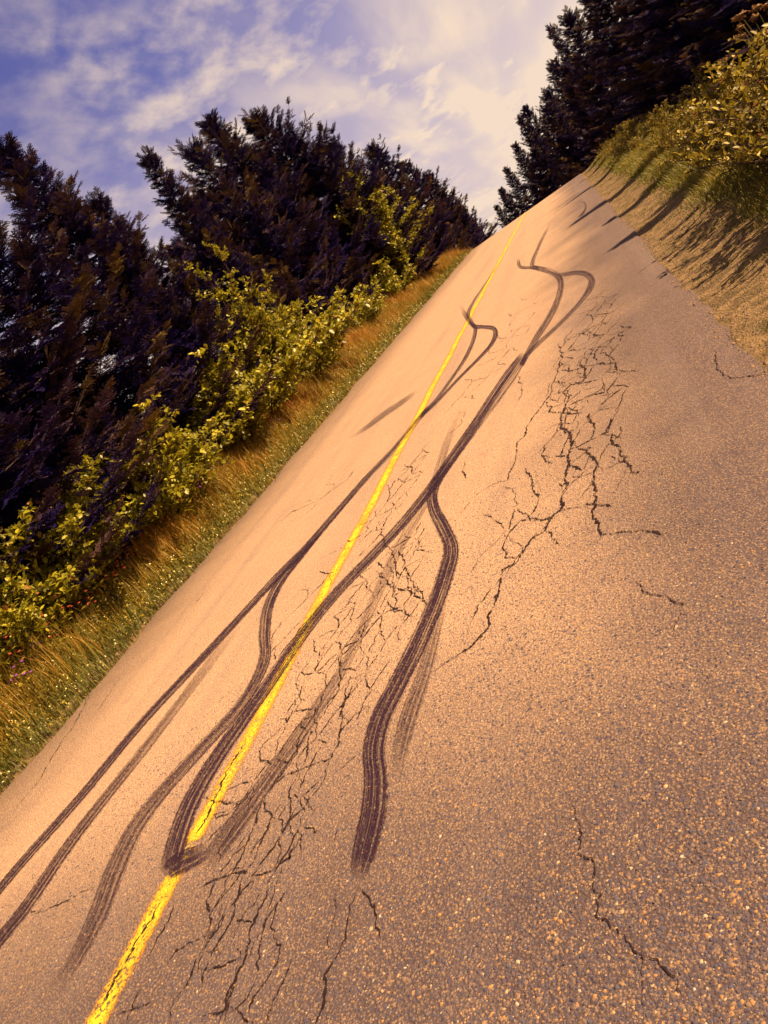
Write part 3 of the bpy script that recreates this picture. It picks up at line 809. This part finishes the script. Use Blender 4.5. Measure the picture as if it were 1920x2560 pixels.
def patch(x, y, s, k):
    return 0.5+0.25*np.sin(x*1.9*s+k)*np.cos(y*0.83*s+1.3*k)+0.25*np.sin(y*1.7*s+x*0.6*s+2*k)

# --- grass verge beyond the left lane: short and green at the asphalt, taller and straw coloured behind
def left_strip(n, ymax, power):
    y = 2.6+(ymax-2.6)*rng.random(n)**power
    d = rng.random(n)**0.85*2.2
    return L_EDGE-0.02-d+road_x(y)+0.10*np.sin(y*2.3)*(d < 0.3), y, d
x, y, d = left_strip(105000, 90, 1.9)
pt = patch(x, y, 1.0, 0.7)
h = (0.07+0.30*sst(0.1, 1.3, d)*(0.5+pt)+0.12*rng.random(len(x)))*rng.uniform(0.55, 1.25, len(x))
tn = 0.14+0.55*sst(0.15, 1.0, d)*(0.35+0.95*pt)+rng.normal(0, 0.20, len(x))+0.25*(d < 0.10)-0.16*sst(12, 7, y)
wd = 0.0036*(1+np.clip(y/13, 0, 3.5))
blades('verge_grass', x, y, gz(x, y)-0.01, h, wd, rng.uniform(0.15, 0.95, len(x)), tn.clip(0, 0.97), 'mixed green and straw coloured grass on the verge across the road')
x, y, d = left_strip(9000, 60, 1.7)
m = d > 0.45; x, y, d = x[m], y[m], d[m]
pt = patch(x, y, 1.3, 2.7)
blades('straw_stalks', x, y, gz(x, y)-0.01, (0.35+0.40*pt)*rng.uniform(0.7, 1.25, len(x)), 0.0020*(1+np.clip(y/16, 0, 3)), rng.uniform(0.05, 0.55, len(x)), (0.62+0.36*rng.random(len(x))).clip(0, 0.99), 'tall dry straw stalks rising from the verge grass')
def leaf_litter(name, x, y, hmax, size, mat, label, cat):
    n = len(x)
    q = np.stack([x, y, gz(x, y)+0.02+hmax*rng.random(n)], 1)
    V, T, A = scatter(leafV, leafT, q, frames(rng.normal(0, 1, (n, 3))*[1, 1, 0.5], np.array([0.2, 0, 1.0])+rng.normal(0, 0.45, (n, 3))), size*rng.uniform(0.6, 1.3, n), (0.5+0.2*rng.normal(0, 1, n)).clip(0, 0.95))
    return tag(mesh(name, V, T, mat, tint=A), label, cat, kind='stuff')
x, y, d = left_strip(52000, 60, 1.6)
m = (patch(x, y, 2.1, 0.9)*patch(y, x, 1.6, 2.1) > 0.20) & (rng.random(len(x)) < sst(0.02, 0.5, d))
leaf_litter('ground_leaves', x[m], y[m], 0.05+0.28*sst(0.1, 1.4, d[m]), 0.030*(1+y[m]/30), M_WEED, 'low broad leaves mixed into the verge grass', 'leaves')
# --- right: thin tufts on the dirt shoulder, thicker grass in front of the weeds
n = 85000
y = 2.0+52*rng.random(n)**1.7
d = rng.gamma(1.9, 0.62, n)
x = R_EDGE+0.03+d
den = (0.03+0.97*sst(0.45, 1.15, d+0.35*(patch(x, y, 1.4, 2.2)-0.5)))
tuft = patch(x, y, 6.5, 0.4)*patch(y, x, 4.1, 1.9)
keep = (rng.random(n) < np.maximum(den, np.where(tuft > 0.40, 0.75, 0)))
x, y, d = x[keep]+road_x(y[keep]), y[keep], d[keep]
h = (0.04+0.20*sst(0.5, 1.4, d)*(0.4+patch(x, y, 1, 3)))*rng.uniform(0.5, 1.3, len(x))
tn = 0.18+0.35*patch(x, y, 0.8, 1.1)*sst(0.2, 1.5, d)+rng.normal(0, 0.10, len(x))
blades('shoulder_grass', x, y, gz(x, y)-0.01, h, 0.0028*(1+np.clip(y/14, 0, 2.5)), rng.uniform(0.2, 0.95, len(x)), tn.clip(0, 0.95), 'tufts of green grass along the bare dirt shoulder')

# --- spruces
def ray_at_x(dx, dy, X):
    px, py = dx*D[2], dy*D[2]
    d = _f+_r*((px-960)/FPX)+_u*((1280-py)/FPX)
    t = X/d[0]
    return X, float(t*d[1]), float(CAM_H+t*d[2])
def ray_at_y(dx, dy, Y):
    px, py = dx*D[2], dy*D[2]
    d = _f+_r*((px-960)/FPX)+_u*((1280-py)/FPX)
    t = Y/d[1]
    return float(t*d[0]), Y, float(CAM_H+t*d[2])
PROTO = [make_spruce(21, 8.0, 2.5, 0.03), make_spruce(22, 8.0, 2.9, -0.03, top_pow=0.5), make_spruce(23, 8.0, 2.2, 0.04, top_pow=0.72), make_spruce(24, 8.0, 2.7, 0.0, dens=0.9, top_pow=0.48)]
used = [False]*len(PROTO)
def plant(protos, used, k, x, y, z, rz, s):
    if not used[k]:
        used[k] = True; o = protos[k]
        o.location = (x, y, z); o.rotation_euler = (0, 0, rz); o.scale = s if isinstance(s, tuple) else (s, s, s)
        return o
    return copy_tree(protos[k], (x, y, z), rz, s)
def spruce(tip, k, label, group, wide=1.0):
    x, y, zt = tip
    z0 = float(gz(x, y))-0.05
    s = (zt-z0)/8.0
    sx = min(1.35, max(0.75, s))*wide
    o = plant(PROTO, used, k, x, y, z0, random.uniform(0, 6.28), (sx, sx, s))
    return tag(o, label, 'tree', group)
GL = 'spruces across the road behind the grass verge'
LEFT = [
 ((10, 330), -9.8, 0, 'tall spruce behind the low leafy bushes, first spire of the near clump', 1.0),
 ((190, 440), -9.6, 2, 'shorter ragged spruce on the edge of the near clump', 0.9),
 ((232, 535), -9.3, 2, 'small spruce beside the gap of sky, next to the tall yellow-green bush', 0.7),
 ((305, 345), -9.8, 2, 'slim spruce leaning over the gap of sky behind the tall bush', 0.75),
 ((412, 322), -9.8, 3, 'spruce with a slender side spire beside the tallest spire', 0.8),
 ((458, 262), -10.2, 0, 'tallest spruce of the big clump across the road', 1.0),
 ((565, 252), -10.0, 1, 'broad dense spruce with a rounded top in the big clump', 1.1),
 ((640, 300), -9.8, 0, 'spruce on the down-sloping shoulder of the big clump', 1.0),
 ((715, 315), -9.6, 3, 'spruce at the far end of the big clump', 1.0),
 ((800, 330), -9.6, 1, 'spruce with bushy crown behind the second leafy bush', 1.0),
 ((865, 362), -9.9, 0, 'spruce behind the second leafy bush, toward the crest', 1.0),
 ((915, 382), -10.6, 2, 'narrow spruce with red-brown needles near the crest', 1.1),
 ((952, 412), -11.5, 2, 'low spruce near the crest, last but one in its row', 1.0),
 ((985, 436), -12.6, 2, 'small spruce closing the row beside the crest', 0.6),
]
for (tx, ty), X, k, lab, wd in LEFT:
    spruce(ray_at_x(tx, ty, X), k, lab, GL, wd)
NEAR = [(-9.4, 8.6, 7.0, 1, 'dense spruce behind the bushes beside the purple flowers'), (-9.7, 11.4, 7.0, 3, 'dense spruce behind the low bushes beside the red flowers'), (-9.6, 14.3, 6.5, 1, 'dense spruce behind the low bushes, just before the first spire'), (-10.1, 5.6, 7.4, 0, 'dense spruce behind the start of the low bushes')]
for (x, y, z, k, lab) in NEAR:
    spruce((x, y, z), k, lab, GL, 1.2)
for (x, y, z, k) in [(-13.2, 14.0, 6.6, 0), (-12.6, 10.0, 7.0, 3), (-12.8, 17.4, 5.0, 1), (-13.0, 25.5, 3.8, 3), (-13.4, 30.5, 7.0, 1), (-13.2, 35.0, 8.6, 1), (-13.2, 42.0, 8.4, 0), (-13.0, 49.0, 7.4, 3), (-13.2, 57.0, 7.0, 1), (-15.5, 12.0, 6.0, 1), (-15.5, 16.5, 5.0, 3), (-16.0, 21.5, 4.9, 1), (-12.2, 7.5, 6.0, 1), (-16.0, 8.0, 6.0, 3)]:
    spruce((x, y, z), k, 'dark spruce in the second row, mostly hidden by the front row', GL, 1.3)
GR = 'dark spruces behind the weeds of the dirt shoulder'
RIGHT = [(5.2, 8.1, 5.0, 2, .7), (5.0, 13.75, 6.0, 2, .8), (5.1, 17.5, 5.9, 0, .75), (5.2, 21.9, 6.8, 2, .85), (5.1, 31.0, 6.6, 2, .85),
 (5.7, 6.4, 3.1, 1, 1.35), (5.8, 10.8, 3.1, 3, 1.35), (5.9, 15.6, 3.3, 1, 1.3), (5.9, 19.6, 3.4, 3, 1.3), (6.0, 24.6, 3.8, 1, 1.3), (6.0, 28.0, 4.0, 0, 1.3), (6.1, 34.0, 4.6, 1, 1.3), (5.9, 38.5, 5.3, 3, 1.3), (6.2, 43.5, 6.2, 1, 1.2), (5.8, 49.0, 7.4, 0, 1.2),
 (9.2, 9.0, 5.2, 1, 1.4), (9.4, 14.5, 5.4, 3, 1.4), (9.4, 21.0, 5.8, 1, 1.4), (9.6, 28.5, 6.2, 3, 1.4), (9.6, 36.0, 7.0, 1, 1.4), (9.2, 44.0, 7.6, 0, 1.4)]
for (x, y, h, k, wd) in RIGHT:
    lab = 'slim tall spruce behind the weeds casting a pointed shadow on the shoulder' if wd < 1 else ('broad dark backlit spruce in the shaded row behind the roadside weeds' if x < 9 else 'dark spruce in the rear row behind the shaded front row')
    spruce((x, y, h), k, lab, GR, wd)
FAR = [((1262, -12), 60, 2), ((1234, 35), 72, 1), ((1192, 58), 80, 2), ((1196, 140), 88, 3), ((1178, 205), 96, 1), ((1122, 256), 104, 2), ((1140, 235), 110, 0), ((1110, 318), 112, 0), ((1094, 364), 116, 2), ((1084, 410), 118, 0), ((1074, 444), 120, 2), ((1150, 330), 100, 1), ((1180, 230), 84, 3), ((1215, 150), 66, 0), ((1250, 120), 56, 1)]
for (tp, Y, k) in FAR:
    x, y, zt = ray_at_y(tp[0], tp[1], Y)
    spruce((x, y, max(zt, float(gz(x, y))+2.5)), k, 'dark spruce standing beyond the crest of the road', 'spruces beyond the crest', 0.85 if tp[0] < 1135 else (0.6 if tp == (1192, 58) else 0.95))

# --- leafy bushes across the road
BP = [make_bush('leafy_bush', 31, 1.5, 1.05, 18, 0.080), make_bush('leafy_bush', 32, 1.4, 1.2, 19, 0.076), make_bush('leafy_bush', 33, 4.0, 1.45, 22, 0.090, 12, None, 0.7, 36)]
bu = [False]*3
def bush(x, y, k, h, label, group=None, wide=1.0):
    s = h/(4.0 if k == 2 else 1.45)
    o = plant(BP, bu, k, x, y, float(gz(x, y))-0.03, random.uniform(0, 6.28), (s*wide, s*wide, s))
    return tag(o, label, 'bush', group)
bush(-8.6, 19.9, 2, 4.2, 'tall yellow-green leafy bush in front of the gap between spruces', wide=1.0)
bush(-8.3, 22.6, 0, 2.1, 'round yellow-green bush beside the tall leafy bush', wide=1.25)
bush(-8.3, 17.6, 1, 2.4, 'spreading bush at the foot of the tall leafy bush', wide=1.1)
bush(-8.6, 38.5, 2, 5.6, 'big yellowish leafy bush before the spruces near the crest', wide=1.15)
bush(-8.5, 43.5, 2, 4.8, 'yellowish bush next to the big one near the crest', wide=1.1)
bush(-8.3, 34.0, 0, 1.7, 'low bush in deep shade before the big clump of spruces', wide=1.2)
for (x, y, h, k) in [(-8.1, 5.2, 1.15, 0), (-8.1, 6.3, 1.3, 1), (-8.0, 7.4, 1.4, 0), (-8.1, 8.6, 1.65, 1), (-8.2, 9.8, 1.5, 0), (-8.0, 11.0, 1.85, 1), (-8.2, 12.3, 1.75, 0), (-8.2, 15.2, 2.0, 0), (-8.1, 20.8, 2.3, 1), (-8.2, 28.0, 1.6, 1)]:
    lab = 'low leafy bush behind the purple flowers of the verge' if y < 6.5 else 'low leafy bush right behind the red flowers' if y < 11.5 else 'low leafy bush between the red flowers and the tall yellow-green bush' if y < 18 else 'low leafy bush on the crest side of the tall yellow-green bush'
    bush(x, y, k, h, lab, 'low bushes along the grass verge', 1.12)

# --- weeds and shrubs behind the dirt shoulder
WP = [make_bush('roadside_weed', 41, 1.0, 0.55, 12, 0.055, 9, M_WEED, 0.9, 14), make_bush('roadside_weed', 42, 0.9, 0.7, 12, 0.06, 8, M_WEED, 0.6, 14), make_bush('roadside_weed', 43, 1.1, 0.8, 16, 0.05, 9, M_WEED, 0.8, 16)]
wu = [False]*3
wr = random.Random(4)
for i in range(34):
    y = 4.2+44*(i/33)**1.35+wr.uniform(-0.3, 0.3)
    x = wr.choice([1.75, 2.1, 2.6, 3.0])+wr.uniform(-0.12, 0.2)
    s = wr.uniform(0.7, 1.0)*(1.0 if y < 12 else 0.85)*(1.0 if x < 2.3 else 1.1)
    o = plant(WP, wu, i % 3, x, y, float(gz(x, y))-0.03, wr.uniform(0, 6.28), s)
    lab = 'leafy weed at the front edge, beside the dirt shoulder' if x < 2.3 else 'leafy weed in the back row, close to the dark spruces'
    tag(o, lab, 'weed', 'weeds behind the dirt shoulder')

for (x, y, s) in [(1.95, 7.6, 1.25), (2.15, 8.8, 1.35), (1.85, 10.0, 1.2), (2.2, 11.2, 1.3), (2.6, 9.6, 1.4)]:
    tag(plant(WP, wu, 2, x, y, float(gz(x, y))-0.03, wr.uniform(0, 6.28), s), 'tall leafy yellow-green weed in the clump beside the brown seed heads', 'weed', 'tall weeds by the seed heads')

# --- tall plants with brown seed heads, and flowering plants
def make_umbel(seed, H, heads, mat, r_head, name, nflo=26, spread=0.18):
    r = np.random.default_rng(seed)
    root = empty(name, (0, 0, 0))
    wood = Acc(); P = []; Dr = []; Up = []; S = []; Tn = []
    hd = []
    for i in range(heads):
        az = r.uniform(0, 6.28); out = r.uniform(0.2, 1)*spread; top = H*r.uniform(0.7, 1.0)
        tt = np.linspace(0, 1, 5)
        path = np.outer(tt**1.6*out, [math.cos(az), math.sin(az), 0])+np.outer(tt*top, [0, 0, 1])
        V, T = tube(path, [0.006*H, 0.005*H, 0.004*H, 0.003*H, 0.002*H], 4); wood.add(V, T, 0.3)
        for k in range(5):
            q = path[k % 4]+[0, 0, 0.04]; P.append(q); Dr.append(r.normal(0, 1, 3)*[1, 1, 0.3]+[0, 0, 0.3]); Up.append(np.array([0, 0, 1.0])+r.normal(0, 0.3, 3)); S.append(r.uniform(0.6, 1.2)*0.10*H**0.5); Tn.append(r.uniform(0.2, 0.7))
        hd.append(path[-1])
    V, T, A = wood.get(); mesh('stem', V, T, M_WEED, root, tint=A)
    V, T, A = scatter(leafV, leafT, np.array(P), frames(np.array(Dr), np.array(Up)), np.array(S), np.array(Tn)); mesh('foliage', V, T, M_WEED, root, tint=A)
    for c in hd:
        q = r.normal(0, 1, (nflo, 3))*[1, 1, 0.35]; q = c+q*r_head*0.30
        V, T, A = scatter(leafV, leafT, q, frames(r.normal(0, 1, (nflo, 3)), r.normal(0, 0.5, (nflo, 3))+[0, 0, 1]), np.full(nflo, r_head*0.55), r.random(nflo))
        cv, ct = tube([c-[0, 0, r_head*0.3], c, c+[0, 0, r_head*0.25]], [r_head*0.15, r_head*0.85, r_head*0.1], 7)
        mesh('flower_head', np.concatenate([V, cv]), np.concatenate([T, ct+len(V)]), mat, root, tint=np.concatenate([A, np.full(len(cv), 0.3)]))
    return root
UP = make_umbel(51, 1.5, 7, M_UMBEL, 0.07, 'seed_plant', 30, 0.30)
UP.location = (2.15, 9.6, float(gz(2.15, 9.6))); tag(UP, 'tall plant with brown flat-topped seed heads among the weeds', 'plant', 'brown seed-head plants')
for (x, y, s) in [(2.4, 11.0, 0.95), (2.0, 8.6, 0.85), (2.6, 17.0, 1.0)]:
    copy_tree(UP, (x, y, float(gz(x, y))), wr.uniform(0, 6), s)
RF = make_umbel(52, 0.72, 7, M_RED, 0.028, 'red_flower_plant', 14, 0.22)
spots = [(-7.4, 7.6), (-7.3, 8.2), (-7.45, 8.7), (-7.25, 7.1), (-7.5, 9.4), (-7.4, 10.4), (-7.15, 7.8), (-7.2, 8.9), (-7.35, 6.6), (-7.1, 8.4)]
for i, (x, y) in enumerate(spots):
    o = RF if i == 0 else copy_tree(RF, (0, 0, 0), wr.uniform(0, 6), wr.uniform(0.8, 1.15))
    o.location = (x, y, float(gz(x, y))-0.02)
    tag(o, 'red flowering plant in the grass before the low bushes', 'flower', 'red wildflowers')
PF = make_umbel(53, 0.62, 6, M_PURPLE, 0.034, 'purple_flower_plant', 14, 0.2)
for i, (x, y) in enumerate([(-7.2, 5.3), (-7.5, 5.7), (-7.0, 6.3), (-7.4, 11.8), (-7.2, 15.2), (-7.5, 4.8)]):
    o = PF if i == 0 else copy_tree(PF, (0, 0, 0), wr.uniform(0, 6), wr.uniform(0.8, 1.15))
    o.location = (x, y, float(gz(x, y))-0.02)
    tag(o, 'purple flowering plant in the grass verge', 'flower', 'purple wildflowers')
# tiny cream blossoms sprinkled through the short grass
n = 3200
x, y, d = left_strip(n, 30, 1.6)
d = d*0.6; x = L_EDGE-0.05-d
q = np.stack([x, y, gz(x, y)+0.05+0.16*sst(0.1, 1.2, d)+0.08*rng.random(n)], 1)
V, T, A = scatter(leafV, leafT, q, frames(rng.normal(0, 1, (n, 3)), np.array([0, 0, 1.0])+rng.normal(0, 0.4, (n, 3))), rng.uniform(0.012, 0.024, n)*(1+y/25), rng.random(n))
tag(mesh('cream_blossoms', V, T, M_CREAM, tint=A), 'tiny cream blossoms sprinkled through the short verge grass', 'flowers', kind='stuff')
